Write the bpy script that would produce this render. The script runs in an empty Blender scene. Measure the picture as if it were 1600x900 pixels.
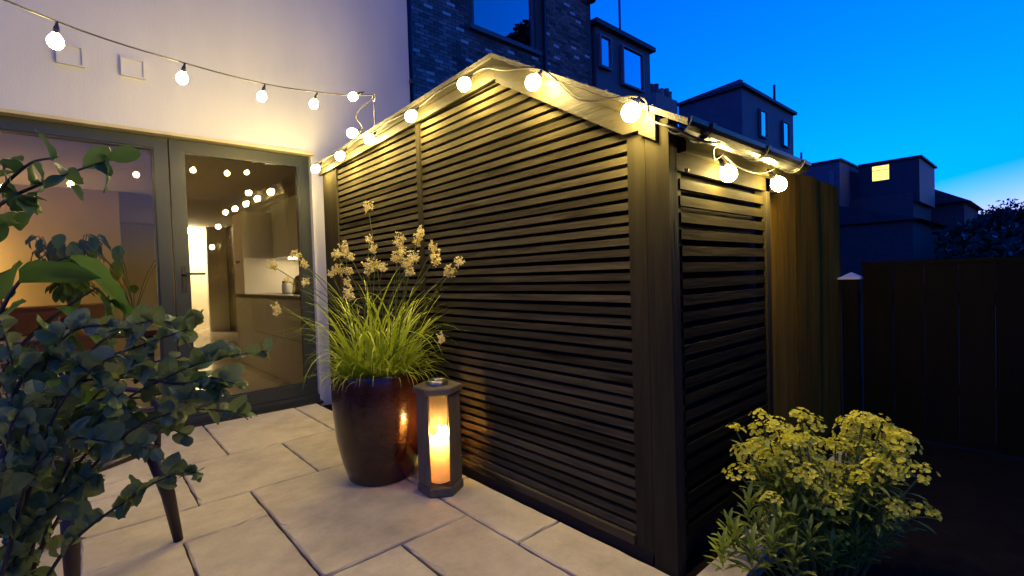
import bpy, bmesh, math, random
from mathutils import Matrix, Vector
R = math.radians
sc = bpy.context.scene
COL = sc.collection
random.seed(7)

# ---------------------------------------------------------------- camera
CM = Matrix(((0.7467023, 0.03952775, -0.66398286), (-0.6644423, -0.00198149, -0.74733694), (-0.03085623, 0.99921651, 0.02478433)))
cam = bpy.data.objects.new('camera', bpy.data.cameras.new('camera'))
COL.objects.link(cam)
cam.data.lens = 17.01
cam.data.sensor_width = 36
cam.data.clip_start = 0.02
cam.data.clip_end = 2000
cam.matrix_world = Matrix.Translation((0, 0, 1.05)) @ CM.to_4x4()
sc.camera = cam

# ---------------------------------------------------------------- sky (dusk, sun just below the horizon to the right)
wd = bpy.data.worlds.new('World')
sc.world = wd
wd.use_nodes = True
wn = wd.node_tree
bg = wn.nodes['Background']
sky = wn.nodes.new('ShaderNodeTexSky')
sky.sky_type = 'NISHITA'
sky.sun_disc = False
sky.sun_elevation = R(-1.0)
sky.sun_rotation = R(95)
sky.ozone_density = 6.0
sky.dust_density = 0.5
hs = wn.nodes.new('ShaderNodeHueSaturation')
hs.inputs['Saturation'].default_value = 1.14
wn.links.new(sky.outputs[0], hs.inputs['Color'])
wn.links.new(hs.outputs[0], bg.inputs[0])
bg.inputs[1].default_value = 0.15
sc.view_settings.view_transform = 'Standard'
sc.view_settings.look = 'None'
sc.view_settings.gamma = 1
sc.view_settings.exposure = 4.8
sc.render.engine = 'CYCLES'
sc.cycles.use_denoising = True
sc.cycles.max_bounces = 8
sc.cycles.transparent_max_bounces = 16
sc.cycles.sample_clamp_indirect = 1.0
sc.cycles.caustics_reflective = False
sc.cycles.caustics_refractive = False
BULB = 16.5          # radiance of a lit festoon bulb
WARM = (1.0, 0.74, 0.25)

# ---------------------------------------------------------------- materials
def newmat(name):
    m = bpy.data.materials.new(name)
    m.use_nodes = True
    nt = m.node_tree
    return m, nt, nt.nodes['Principled BSDF'], nt.nodes['Material Output']

def pmat(name, col, rough=0.6, spec=0.4, var=0.25, scale=8, stretch=(1, 1, 1), bump=0.0, bscale=40, objvar=0.0, metal=0.0, col2=None, mix2=(0.5, 0.7), scale2=3):
    """Principled with noise colour variation, optional second colour in patches, bump, and per-object brightness variation."""
    m, nt, p, out = newmat(name)
    N, L = nt.nodes.new, nt.links.new
    tc = N('ShaderNodeTexCoord')
    mp = N('ShaderNodeMapping')
    mp.inputs['Scale'].default_value = stretch
    L(tc.outputs['Object'], mp.inputs[0])
    nz = N('ShaderNodeTexNoise')
    nz.inputs['Scale'].default_value = scale
    nz.inputs['Detail'].default_value = 6
    nz.inputs['Roughness'].default_value = 0.65
    L(mp.outputs[0], nz.inputs['Vector'])
    mr = N('ShaderNodeMapRange')
    mr.inputs['From Min'].default_value = 0.25
    mr.inputs['From Max'].default_value = 0.75
    mr.inputs['To Min'].default_value = 1 - var
    mr.inputs['To Max'].default_value = 1 + var
    L(nz.outputs[0], mr.inputs[0])
    val = mr.outputs[0]
    if objvar:
        oi = N('ShaderNodeObjectInfo')
        mo = N('ShaderNodeMapRange')
        mo.inputs['To Min'].default_value = 1 - objvar
        mo.inputs['To Max'].default_value = 1 + objvar
        L(oi.outputs['Random'], mo.inputs[0])
        mm = N('ShaderNodeMath')
        mm.operation = 'MULTIPLY'
        L(val, mm.inputs[0])
        L(mo.outputs[0], mm.inputs[1])
        val = mm.outputs[0]
    hsv = N('ShaderNodeHueSaturation')
    hsv.inputs['Color'].default_value = (*col, 1)
    if col2:
        n2 = N('ShaderNodeTexNoise')
        n2.inputs['Scale'].default_value = scale2
        n2.inputs['Detail'].default_value = 5
        L(mp.outputs[0], n2.inputs['Vector'])
        r2 = N('ShaderNodeMapRange')
        r2.inputs['From Min'].default_value = mix2[0]
        r2.inputs['From Max'].default_value = mix2[1]
        L(n2.outputs[0], r2.inputs[0])
        mx = N('ShaderNodeMix')
        mx.data_type = 'RGBA'
        mx.inputs['A'].default_value = (*col, 1)
        mx.inputs['B'].default_value = (*col2, 1)
        L(r2.outputs[0], mx.inputs['Factor'])
        L(mx.outputs['Result'], hsv.inputs['Color'])
    L(val, hsv.inputs['Value'])
    L(hsv.outputs[0], p.inputs['Base Color'])
    p.inputs['Roughness'].default_value = rough
    p.inputs['Specular IOR Level'].default_value = spec
    p.inputs['Metallic'].default_value = metal
    if bump:
        bn = N('ShaderNodeTexNoise')
        bn.inputs['Scale'].default_value = bscale
        bn.inputs['Detail'].default_value = 5
        L(mp.outputs[0], bn.inputs['Vector'])
        bp = N('ShaderNodeBump')
        bp.inputs['Strength'].default_value = bump
        bp.inputs['Distance'].default_value = 0.01
        L(bn.outputs[0], bp.inputs['Height'])
        L(bp.outputs[0], p.inputs['Normal'])
    return m

def leafmat(name, col, col2, trans=0.35, rough=0.45, scale=6, spec=0.35):
    m, nt, p, out = newmat(name)
    N, L = nt.nodes.new, nt.links.new
    tc = N('ShaderNodeTexCoord')
    oi = N('ShaderNodeObjectInfo')
    nz = N('ShaderNodeTexNoise')
    nz.inputs['Scale'].default_value = scale
    L(tc.outputs['Object'], nz.inputs['Vector'])
    ad = N('ShaderNodeMath')
    ad.operation = 'ADD'
    L(nz.outputs[0], ad.inputs[0])
    L(oi.outputs['Random'], ad.inputs[1])
    mr = N('ShaderNodeMapRange')
    mr.inputs['From Min'].default_value = 0.35
    mr.inputs['From Max'].default_value = 1.45
    L(ad.outputs[0], mr.inputs[0])
    mx = N('ShaderNodeMix')
    mx.data_type = 'RGBA'
    mx.inputs['A'].default_value = (*col, 1)
    mx.inputs['B'].default_value = (*col2, 1)
    L(mr.outputs[0], mx.inputs['Factor'])
    L(mx.outputs['Result'], p.inputs['Base Color'])
    p.inputs['Roughness'].default_value = rough
    p.inputs['Specular IOR Level'].default_value = spec
    tr = N('ShaderNodeBsdfTranslucent')
    L(mx.outputs['Result'], tr.inputs['Color'])
    ms = N('ShaderNodeMixShader')
    ms.inputs[0].default_value = trans
    L(p.outputs[0], ms.inputs[1])
    L(tr.outputs[0], ms.inputs[2])
    L(ms.outputs[0], out.inputs['Surface'])
    return m

def emat(name, col, strength):
    m, nt, p, out = newmat(name)
    p.inputs['Base Color'].default_value = (*col, 1)
    p.inputs['Emission Color'].default_value = (*col, 1)
    p.inputs['Emission Strength'].default_value = strength
    return m

def glassmat(name, tint=(0.9, 0.92, 0.9), ior=1.5, boost=1.0, rough=0.0):
    m, nt, p, out = newmat(name)
    N, L = nt.nodes.new, nt.links.new
    nt.nodes.remove(p)
    fr = N('ShaderNodeFresnel')
    fr.inputs['IOR'].default_value = ior
    mu = N('ShaderNodeMath')
    mu.operation = 'MULTIPLY'
    mu.use_clamp = True
    mu.inputs[1].default_value = boost
    L(fr.outputs[0], mu.inputs[0])
    t = N('ShaderNodeBsdfTransparent')
    t.inputs[0].default_value = (*tint, 1)
    g = N('ShaderNodeBsdfGlossy')
    g.inputs['Roughness'].default_value = rough
    ms = N('ShaderNodeMixShader')
    L(mu.outputs[0], ms.inputs[0])
    L(t.outputs[0], ms.inputs[1])
    L(g.outputs[0], ms.inputs[2])
    L(ms.outputs[0], out.inputs['Surface'])
    return m

WY, WX, WZ = (14, 1, 14), (1, 14, 14), (14, 14, 1)      # grain running along y / x / z
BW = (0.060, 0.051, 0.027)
BW_SHADED = (0.017, 0.014, 0.006)  # same stain darkened: the end wall's shade is put into the colour
M = {}
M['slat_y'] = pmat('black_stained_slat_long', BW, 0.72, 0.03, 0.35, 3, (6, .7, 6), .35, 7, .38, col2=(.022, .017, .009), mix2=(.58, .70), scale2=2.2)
M['slat_x'] = pmat('black_stained_slat_end_shaded', BW_SHADED, 0.72, 0.03, 0.35, 3, (.7, 6, 6), .35, 7, .2)
M['post'] = pmat('black_stained_post', (.032, .0275, .015), 0.72, 0.03, 0.3, 3, (6, 6, .6), .3, 8, .12)
M['barge'] = pmat('black_stained_barge', (.026, .022, .012), 0.55, 0.2, 0.3, 3, (6, .7, 6), .3, 8, .1)
M['board'] = pmat('black_stained_board', (.19, .11, .014), 0.75, 0.0, 0.35, 2.2, (3, 3, .6), .9, 3.2, .15)
M['fence'] = pmat('dark_stained_fence', (.006, .005, .0025), 0.7, 0.08, 0.35, 3, (5, 5, .5), .4, 7, .25)
M['inner'] = pmat('dark_backing', (.012, .011, .012), 0.8, 0.2, 0.2, 5)
M['felt'] = pmat('roofing_felt', (.045, .043, .04), 0.75, 0.3, 0.4, 60, bump=.5, bscale=220)
M['gutter'] = pmat('black_plastic', (.02, .02, .02), 0.25, 0.5, 0.15, 10)
M['slab'] = pmat('paving_stone', (.56, .495, .34), 0.75, 0.25, 0.24, 4.5, (1, 1, 1), .35, 26, .08, col2=(.36, .31, .215), mix2=(.46, .78), scale2=1.7)
for nd in M['slab'].node_tree.nodes:
    if nd.bl_idname == 'ShaderNodeTexNoise' and nd.inputs['Scale'].default_value < 5:
        nd.inputs['Detail'].default_value = 12
        nd.inputs['Roughness'].default_value = .74
M['grout'] = pmat('dark_joint', (.07, .055, .045), 0.9, 0.2, 0.3, 20, bump=.4)
M['soil'] = pmat('garden_soil', (.010, .008, .005), 0.95, 0.1, 0.5, 12, bump=1, bscale=30)
M['render'] = pmat('white_render', (.56, .565, .59), 0.85, 0.2, 0.09, 1.8, (1, 1, .3), bump=.12, bscale=90)
M['frame'] = pmat('grey_powder_coat', (.026, .032, .038), 0.3, 0.5, 0.06, 4)
M['glass'] = glassmat('door_glass', (.86, .88, .86), 1.5, 2.0)
M['pane'] = glassmat('window_glass', (.5, .55, .6), 1.5, 9.0)
M['thin'] = glassmat('lantern_glass', (.95, .95, .93), 1.45, 1.0)
M['pot'] = pmat('glazed_brown_pot', (.032, .010, .006), 0.18, 0.55, 0.45, 5, (1, 1, 3), .12, 30)
M['lantern'] = pmat('grey_wood_lantern', (.13, .105, .07), 0.6, 0.35, 0.3, 4, (6, 6, .8), .3, 20, .1)
M['wax'] = pmat('candle_wax', (.80, .66, .46), 0.45, 0.4, 0.05, 10)
M['cord'] = pmat('black_cord', (.03, .028, .026), 0.5, 0.4, 0.1, 20)
M['metal'] = pmat('dull_steel', (.3, .28, .25), 0.35, 0.5, 0.1, 20, metal=.9)
M['bulb'] = emat('lit_bulb', WARM, BULB)
M['bulb_dim'] = emat('lit_bulb_overhead', WARM, BULB * .45)
M['blade'] = leafmat('grass_blade', (.34, .44, .03), (.50, .58, .05), .4)
M['flower'] = leafmat('cream_flower', (.78, .68, .28), (.88, .80, .38), .25, .7)
M['euc'] = leafmat('blue_green_leaf', (.05, .13, .03), (.30, .34, .12), .28, .5)
M['euc2'] = leafmat('deep_green_leaf', (.045, .12, .035), (.13, .22, .06), .28, .4)
M['broad'] = leafmat('broad_green_leaf', (.05, .13, .022), (.13, .24, .04), .32, .4)
M['stem'] = pmat('brown_stem', (.07, .05, .035), 0.7, 0.3, 0.3, 30)
M['gstem'] = pmat('green_stem', (.10, .13, .03), 0.6, 0.3, 0.3, 30)
M['euph'] = leafmat('yellow_green_bract', (.74, .72, .05), (.88, .84, .09), .42, .55)
M['euphleaf'] = leafmat('grey_green_leaf', (.20, .27, .03), (.34, .40, .05), .3, .5)
M['rattan'] = pmat('dark_rattan', (.035, .028, .026), 0.4, 0.5, 0.3, 30)
M['darkwood'] = pmat('dark_wood', (.03, .02, .015), 0.4, 0.45, 0.3, 5, (8, 8, 1), .2)
M['brick'] = pmat('old_brick', (.30, .22, .20), 0.85, 0.2, 0.3, 9, bump=.4, bscale=60, objvar=.45)
nb = M['brick'].node_tree
gi = nb.nodes.new('ShaderNodeNewGeometry')
gm = nb.nodes.new('ShaderNodeMapRange')
gm.inputs['To Min'].default_value = .45
gm.inputs['To Max'].default_value = 1.5
nb.links.new(gi.outputs['Random Per Island'], gm.inputs[0])
gx = nb.nodes.new('ShaderNodeMath')
gx.operation = 'MULTIPLY'
hv = [n for n in nb.nodes if n.bl_idname == 'ShaderNodeHueSaturation'][0]
nb.links.new(hv.inputs['Value'].links[0].from_socket, gx.inputs[0])
nb.links.new(gm.outputs[0], gx.inputs[1])
nb.links.new(gx.outputs[0], hv.inputs['Value'])
M['brickpale'] = pmat('pale_brick', (.55, .52, .47), 0.85, 0.2, 0.25, 9, bump=.4, bscale=60, objvar=.3)
M['mortar'] = pmat('dark_mortar', (.12, .105, .10), 0.9, 0.1, 0.3, 9)
M['slate'] = pmat('roof_slate', (.06, .065, .075), 0.6, 0.3, 0.3, 5, bump=.3)
M['greyclad'] = pmat('grey_cladding', (.14, .15, .17), 0.7, 0.3, 0.15, 3)
M['trim'] = pmat('pale_trim', (.2, .2, .21), 0.6, 0.3, 0.1, 4)
M['headtrim'] = pmat('cream_trim', (.50, .44, .26), 0.6, 0.3, 0.1, 4)
M['dimroom'] = pmat('dim_room', (.03, .03, .035), 0.9, 0.1, 0.2, 3)  # near-black colour standing for the unlit rooms behind the panes
M['yellowroom'] = emat('lit_blind', (1.0, .62, .12), .085)
M['bark'] = pmat('bark', (.05, .04, .03), 0.9, 0.2, 0.4, 8, (4, 4, 1), .5)
M['treeleaf'] = leafmat('tree_leaf', (.007, .014, .005), (.016, .028, .008), .2)
M['lawn'] = pmat('dark_lawn', (.025, .035, .012), 0.9, 0.1, 0.5, 14, bump=.6)
# indoors
M['inwall'] = pmat('warm_inner_wall', (.55, .42, .22), 0.8, 0.2, 0.08, 2)
M['inwall2'] = pmat('white_inner_wall', (.72, .66, .55), 0.8, 0.2, 0.05, 2)
M['inceil'] = pmat('ceiling_paint', (.6, .55, .45), 0.85, 0.2, 0.04, 2)
M['infloor'] = pmat('pale_floor_tile', (.50, .42, .32), 0.16, 0.45, 0.1, 3)
M['cab'] = pmat('gloss_cabinet', (.60, .60, .52), 0.25, 0.45, 0.04, 2)
M['wtop'] = pmat('dark_worktop', (.10, .085, .07), 0.3, 0.45, 0.2, 12)
M['tile'] = pmat('brown_splashback', (.16, .12, .08), 0.4, 0.4, 0.2, 6)
M['redwood'] = pmat('reddish_wood', (.16, .06, .03), 0.5, 0.35, 0.3, 6, (1, 8, 8))
M['lampwarm'] = emat('lamp_shade_glow', (1.0, .70, .30), 1.2)
M['hall'] = emat('hall_lamp_glow', (1.0, .80, .45), 9.0)
M['tealight'] = emat('tealight_glow', (1.0, .8, .4), 0.6)
M['led'] = emat('cupboard_light', (1.0, .78, .46), 1.4)

# ---------------------------------------------------------------- mesh helpers
class MB:
    def __init__(s):
        s.v = []
        s.f = []
    def add(s, vs, fs):
        o = len(s.v)
        s.v += [tuple(v) for v in vs]
        s.f += [tuple(i + o for i in f) for f in fs]
        return s
    def box(s, a, b, mat=None):
        (x0, y0, z0), (x1, y1, z1) = a, b
        vs = [(x0, y0, z0), (x1, y0, z0), (x1, y1, z0), (x0, y1, z0), (x0, y0, z1), (x1, y0, z1), (x1, y1, z1), (x0, y1, z1)]
        if mat is not None:
            vs = [mat @ Vector(v) for v in vs]
        return s.add(vs, [(3, 2, 1, 0), (4, 5, 6, 7), (0, 1, 5, 4), (1, 2, 6, 5), (2, 3, 7, 6), (3, 0, 4, 7)])
    def prism(s, poly, axis, lo, hi):
        """2D polygon extruded along an axis: axis 0 takes (y,z), axis 1 takes (x,z), axis 2 takes (x,y)."""
        n = len(poly)
        def P(q, t):
            return (t, q[0], q[1]) if axis == 0 else (q[0], t, q[1]) if axis == 1 else (q[0], q[1], t)
        vs = [P(q, lo) for q in poly] + [P(q, hi) for q in poly]
        fs = [tuple(range(n - 1, -1, -1)), tuple(range(n, 2 * n))] + [(i, (i + 1) % n, n + (i + 1) % n, n + i) for i in range(n)]
        return s.add(vs, fs)
    def tube(s, pts, rad, n=6, cap=True):
        pts = [Vector(p) for p in pts]
        if not hasattr(rad, '__len__'):
            rad = [rad] * len(pts)
        o = len(s.v)
        up = None
        for i, p in enumerate(pts):
            d = (pts[min(i + 1, len(pts) - 1)] - pts[max(i - 1, 0)]).normalized()
            if up is None:
                up = d.orthogonal().normalized()
            up = (up - d * up.dot(d))
            up = up.normalized() if up.length > 1e-6 else d.orthogonal().normalized()
            sd = d.cross(up)
            for k in range(n):
                a = 2 * math.pi * k / n
                s.v.append(tuple(p + (up * math.cos(a) + sd * math.sin(a)) * rad[i]))
        for i in range(len(pts) - 1):
            for k in range(n):
                s.f.append((o + i * n + k, o + i * n + (k + 1) % n, o + (i + 1) * n + (k + 1) % n, o + (i + 1) * n + k))
        if cap:
            s.f.append(tuple(o + k for k in range(n - 1, -1, -1)))
            s.f.append(tuple(o + (len(pts) - 1) * n + k for k in range(n)))
        return s
    def lathe(s, prof, c, n=24, rot=0.0, top=False, bottom=False):
        o = len(s.v)
        for r, z in prof:
            for k in range(n):
                a = 2 * math.pi * k / n + rot
                s.v.append((c[0] + r * math.cos(a), c[1] + r * math.sin(a), c[2] + z))
        for i in range(len(prof) - 1):
            for k in range(n):
                s.f.append((o + i * n + k, o + i * n + (k + 1) % n, o + (i + 1) * n + (k + 1) % n, o + (i + 1) * n + k))
        if bottom:
            s.f.append(tuple(o + k for k in range(n - 1, -1, -1)))
        if top:
            s.f.append(tuple(o + (len(prof) - 1) * n + k for k in range(n)))
        return s
    def mesh(s, name, mat, smooth=False, off=(0, 0, 0)):
        me = bpy.data.meshes.new(name)
        me.from_pydata([(v[0] - off[0], v[1] - off[1], v[2] - off[2]) for v in s.v], [], s.f)
        me.materials.append(M[mat])
        if smooth:
            me.polygons.foreach_set('use_smooth', [True] * len(me.polygons))
        me.update()
        return me
    def build(s, name, mat, parent=None, smooth=False, **kw):
        off = WL.get(parent.name, (0, 0, 0)) if parent else (0, 0, 0)
        o = bpy.data.objects.new(name, s.mesh(name, mat, smooth, off))
        COL.objects.link(o)
        if parent:
            o.parent = parent
        WL[o.name] = off
        for k, v in kw.items():
            o[k] = v
        return o
WL = {}                                  # world position of each object's origin

def thing(name, loc, label, cat, group=None):
    e = bpy.data.objects.new(name, None)
    e.empty_display_size = 0.1
    COL.objects.link(e)
    e.location = loc
    e['label'] = label
    e['category'] = cat
    if group:
        e['group'] = group
    WL[e.name] = tuple(loc)
    return e

def inst(name, me, parent, loc, rot=None, scale=1.0, **kw):
    """An object that shares mesh data; loc is a world position."""
    o = bpy.data.objects.new(name, me)
    COL.objects.link(o)
    b = WL.get(parent.name, (0, 0, 0))
    o.parent = parent
    s3 = (scale,) * 3 if not hasattr(scale, '__len__') else scale
    o.location = (loc[0] - b[0], loc[1] - b[1], loc[2] - b[2])
    if rot is not None:
        o.rotation_mode = 'QUATERNION'
        o.rotation_quaternion = rot
    o.scale = s3
    for k, v in kw.items():
        o[k] = v
    return o

def catenary(a, b, sag, n=10):
    a, b = Vector(a), Vector(b)
    return [a.lerp(b, i / n) - Vector((0, 0, sag * 4 * (i / n) * (1 - i / n))) for i in range(n + 1)]

def smoothpath(pts, n=6):
    """Catmull-Rom through the given points."""
    P = [Vector(p) for p in pts]
    P = [P[0] * 2 - P[1]] + P + [P[-1] * 2 - P[-2]]
    out = []
    for i in range(1, len(P) - 2):
        for k in range(n):
            t = k / n
            out.append(0.5 * ((2 * P[i]) + (P[i + 1] - P[i - 1]) * t + (2 * P[i - 1] - 5 * P[i] + 4 * P[i + 1] - P[i + 2]) * t * t + (3 * P[i] - P[i - 1] - 3 * P[i + 1] + P[i + 2]) * t ** 3))
    out.append(P[-2])
    return out

# ================================================================ GROUND
g = MB().box((-400, -400, -.6), (600, 500, -.05)).build('ground', 'soil', kind='structure')
lawn = MB().box((4.0, -30, -.05), (60, 7.5, -.02)).build('lawn', 'lawn', kind='structure')
patio = MB().box((-4.2, -3.0, -.05), (1.49, 4.33, -.014)).build('patio', 'grout', kind='structure')

def slab(x0, x1, y0, y1):
    gp = .0048
    x0 += gp; x1 -= gp; y0 += gp; y1 -= gp
    b = .006
    dz = random.uniform(-.002, .002)
    j = lambda: random.uniform(-.0022, .0022)
    cs_ = [(x0, y0), (x1, y0), (x1, y1), (x0, y1)]
    lo = []
    for q in range(4):
        p, r_ = cs_[q], cs_[(q + 1) % 4]
        nn = max(4, int(math.hypot(r_[0] - p[0], r_[1] - p[1]) / .05))
        for t in range(nn):
            lo.append((p[0] + (r_[0] - p[0]) * t / nn + j(), p[1] + (r_[1] - p[1]) * t / nn + j()))
    cx, cy = (x0 + x1) / 2, (y0 + y1) / 2
    hi = []
    for x, y in lo:
        bb = b * random.uniform(.5, 1.5) * (3 if random.random() < .04 else 1)
        hi.append((min(max(x, x0 + bb), x1 - bb), min(max(y, y0 + bb), y1 - bb)))
    n = len(lo)
    vs = [(x, y, -.0135) for x, y in lo] + [(x, y, -.006 + dz) for x, y in lo] + [(x, y, dz) for x, y in hi]
    fs = [tuple(range(2 * n, 3 * n))] + [(k * n + i, k * n + (i + 1) % n, (k + 1) * n + (i + 1) % n, (k + 1) * n + i) for k in (0, 1) for i in range(n)]
    MB().add(vs, fs).build('paving_slab', 'slab', patio)
YT = 4.27
for r in [(.64, 1.30, 3.40, YT), (1.30, 1.485, 3.40, YT), (-.02, .64, 3.40, YT), (-.68, -.02, 3.40, YT), (-1.34, -.68, 3.40, YT),
          (.38, .945, 2.725, 3.40), (.945, 1.485, 2.725, 3.40), (-.28, .38, 3.17, 3.40), (-.28, .38, 2.725, 3.17), (-.95, -.28, 2.725, 3.40),
          (-.05, .60, 2.385, 2.725), (-.72, -.05, 2.385, 2.725), (.60, 1.24, 1.735, 2.725), (1.24, 1.485, 2.06, 2.725), (1.24, 1.485, 1.41, 2.06),
          (.27, .60, 1.735, 2.385), (-.06, .27, 1.735, 2.385), (-.72, -.06, 1.735, 2.385), (-1.4, -.72, 2.06, 2.725),
          (.60, .91, 1.08, 1.735), (.91, 1.24, .75, 1.735), (1.24, 1.485, .75, 1.41), (-.06, .60, 1.08, 1.735), (-.72, -.06, 1.08, 1.735),
          (.60, .91, .42, 1.08), (-.06, .60, .42, 1.08), (.91, 1.485, .09, .75), (-.72, -.06, .42, 1.08), (.27, .91, -.24, .42), (-.4, .27, -.24, .42), (.91, 1.485, -.57, .09)]:
    slab(*r)
# remaining slabs behind and beside the viewpoint
for i in range(4):
    for j in range(6):
        if not (i < 2 and j < 1):
            slab(-4.1 + i * .67, -3.43 + i * .67, .1 + j * .69, .79 + j * .69)
bedge = thing('bed_edging', (1.5, .76, 0), 'pale stone edging strip along the foot of the slatted shed corner', 'edging')
for x in (1.50, 2.05, 2.60):
    MB().box((x, .70, -.04), (x + .54, .815, .012)).build('edging_block', 'slab', bedge)

# ================================================================ HOUSE (white rendered, glazed doors)
YW = 4.33
house = thing('house', (0, YW, 0), 'white rendered house wall with grey glazed doors opening on the patio', 'house')
MB().box((-4.5, YW, 2.17), (2.55, 4.50, 6.6)).build('rendered_wall', 'render', house)
MB().box((1.54, YW, -.05), (2.55, 4.50, 2.17)).build('rendered_wall', 'render', house)
MB().box((-4.5, YW, -.05), (-1.56, 4.50, 2.17)).build('rendered_wall', 'render', house)
MB().box((2.41, 4.50, -.05), (2.55, 13.2, 6.6)).build('side_wall', 'render', house)
MB().box((-4.5, 4.50, -.05), (-4.36, 13.2, 6.6)).build('side_wall', 'render', house)
MB().box((-4.36, 13.06, -.05), (2.41, 13.2, 6.6)).build('rear_wall', 'render', house)
MB().box((-4.6, 4.2, 6.6), (2.6, 13.3, 6.8)).build('roof_slab', 'slate', house)
MB().box((-1.56, 4.28, 2.150), (1.55, 4.355, 2.172)).build('door_head_trim', 'headtrim', house)
# sky-side corner downpipe shoe on the white corner
MB().box((2.545, 4.30, 3.02), (2.60, 4.36, 3.06)).build('wall_bracket', 'gutter', house)
for vx in (-.065, .262):
    v = MB().box((vx, YW - .012, 2.53), (vx + .138, YW + .01, 2.665)).build('wall_vent', 'render', house)
    m = MB()
    for (a0, a1, b0, b1) in ((0, .138, .123, .135), (0, .138, 0, .012), (0, .012, .012, .123), (.126, .138, .012, .123)):
        m.box((vx + a0, YW - .022, 2.53 + b0), (vx + a1, YW - .0125, 2.53 + b1))
    m.build('vent_frame', 'render', v)
# doors: leaves with real stiles and panes
def leaf(x0, x1, handle=False):
    d = MB()
    st, yb, yf = .085, 4.455, 4.375
    for (a, b, c, e) in [(x0, x0 + st, .06, 2.15), (x1 - st, x1, .06, 2.15), (x0 + st, x1 - st, 2.07, 2.15), (x0 + st, x1 - st, .06, .155)]:
        d.box((a, yf, c), (b, yb, e))
    for (a, b, c, e) in [(x0 + st, x0 + st + .012, .155, 2.07), (x1 - st - .012, x1 - st, .155, 2.07), (x0 + st + .012, x1 - st - .012, 2.058, 2.07), (x0 + st + .012, x1 - st - .012, .155, .167)]:
        d.box((a, yf + .012, c), (b, yb - .012, e))
    o = d.build('door_leaf', 'frame', house)
    MB().add([(x0 + st, 4.41, .155), (x1 - st, 4.41, .155), (x1 - st, 4.41, 2.07), (x0 + st, 4.41, 2.07)], [(0, 1, 2, 3)]).build('door_pane', 'glass', o)
    if handle:
        h = MB()
        hx = x0 + .055
        h.box((hx - .014, yf - .008, 1.00), (hx + .014, yf, 1.20))
        h.tube([(hx, yf - .006, 1.14), (hx, yf - .05, 1.14), (hx + .03, yf - .055, 1.14), (hx + .13, yf - .055, 1.14)], .009, 8)
        h.build('door_handle', 'gutter', o)
leaf(.525, 1.535, True)
leaf(-.505, .515)
leaf(-1.545, -.515)
MB().box((-1.56, 4.34, .0), (1.54, 4.46, .058)).build('door_threshold', 'frame', house)
MB().box((-1.56, 4.262, -.012), (1.54, 4.338, .012)).build('drain_channel', 'gutter', house)

# ---- rooms behind the glass
MB().box((-4.36, 4.47, -.04), (2.41, 13.06, .06)).build('room_floor', 'infloor', house)
MB().box((-4.36, 4.50, 2.29), (2.41, 13.06, 2.40)).build('room_ceiling', 'inceil', house)
MB().box((-4.36, 8.0, .06), (.40, 8.12, 2.29)).build('partition_wall', 'inwall', house)
MB().box((2.02, 12.0, .06), (2.41, 12.1, 2.29)).build('partition_wall', 'inwall2', house)
MB().box((.30, 12.0, .06), (1.60, 12.1, 2.29)).build('partition_wall', 'inwall2', house)
MB().box((.28, 8.12, .06), (.40, 12.0, 2.29)).build('partition_wall', 'inwall', house)
MB().box((1.55, 12.95, .06), (2.41, 13.05, 2.29)).build('hall_wall', 'inwall2', house)
MB().box((2.385, 4.50, .06), (2.41, 12.0, 2.29)).build('splashback', 'tile', house)
hl = thing('hall_lamp', (1.8, 12.5, 2.2), 'bright round ceiling lamp lighting the white hall beyond the kitchen', 'lamp')
MB().lathe([(.0, .085), (.14, .08), (.15, .03), (.10, 0), (0, -.01)], (1.8, 12.5, 2.2), 20).build('lamp_shade', 'hall', hl, True)
# kitchen units
ku = thing('kitchen_units', (1.8, 5.7, .06), 'pale gloss kitchen units with dark worktop seen through the glazed door', 'cabinets')
MB().box((1.50, 4.56, .06), (2.38, 7.04, .89)).build('carcass', 'cab', ku)
MB().box((1.465, 4.55, .895), (2.38, 7.05, .93)).build('worktop', 'wtop', ku)
ys = [4.57, 5.07, 5.66, 6.25, 7.03]
for a, b in zip(ys, ys[1:]):
    for z0, z1 in ((.16, .885),) if a > 6 else ((.16, .50), (.51, .885)):
        MB().box((1.48, a + .004, z0), (1.50, b - .004, z1)).build('cupboard_front', 'cab', ku)
MB().box((1.48, 6.56, .93), (2.38, 7.04, 1.93)).build('tall_cupboard', 'inwall2', ku)
MB().box((1.80, 4.70, 1.36), (2.38, 6.50, 2.02)).build('wall_cupboard', 'cab', ku)
MB().box((1.95, 4.9, 1.345), (2.0, 6.4, 1.358)).build('cupboard_light', 'led', ku)
MB().box((1.47, 6.74, 1.32), (1.48, 6.90, 1.345)).build('bar_handle', 'metal', ku)
kt = thing('kettle', (1.75, 5.35, .93), 'shiny steel kettle on the kitchen worktop', 'kettle')
MB().lathe([(.085, 0), (.09, .02), (.075, .15), (.05, .19), (.015, .2), (.012, .22), (0, .225)], (1.75, 5.35, .93), 20, bottom=True).build('kettle_body', 'metal', kt, True)
MB().tube([(1.75, 5.27, 1.1), (1.75, 5.2, 1.12), (1.75, 5.19, 1.02), (1.75, 5.27, .97)], .008, 6).build('kettle_handle', 'gutter', kt, True)
MB().tube([(1.75, 5.42, .99), (1.75, 5.47, 1.05), (1.75, 5.5, 1.09)], [.02, .014, .01], 6).build('spout', 'metal', kt, True)
jr = thing('storage_jar', (1.72, 5.75, .93), 'small lidded jar on the kitchen worktop', 'jar')
MB().lathe([(.045, 0), (.05, .02), (.05, .1), (.04, .12)], (1.72, 5.75, .93), 16, bottom=True).build('jar_body', 'cab', jr, True)
MB().lathe([(.044, .12), (.044, .14), (0, .145)], (1.72, 5.75, .93), 16).build('jar_lid', 'redwood', jr, True)
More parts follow.
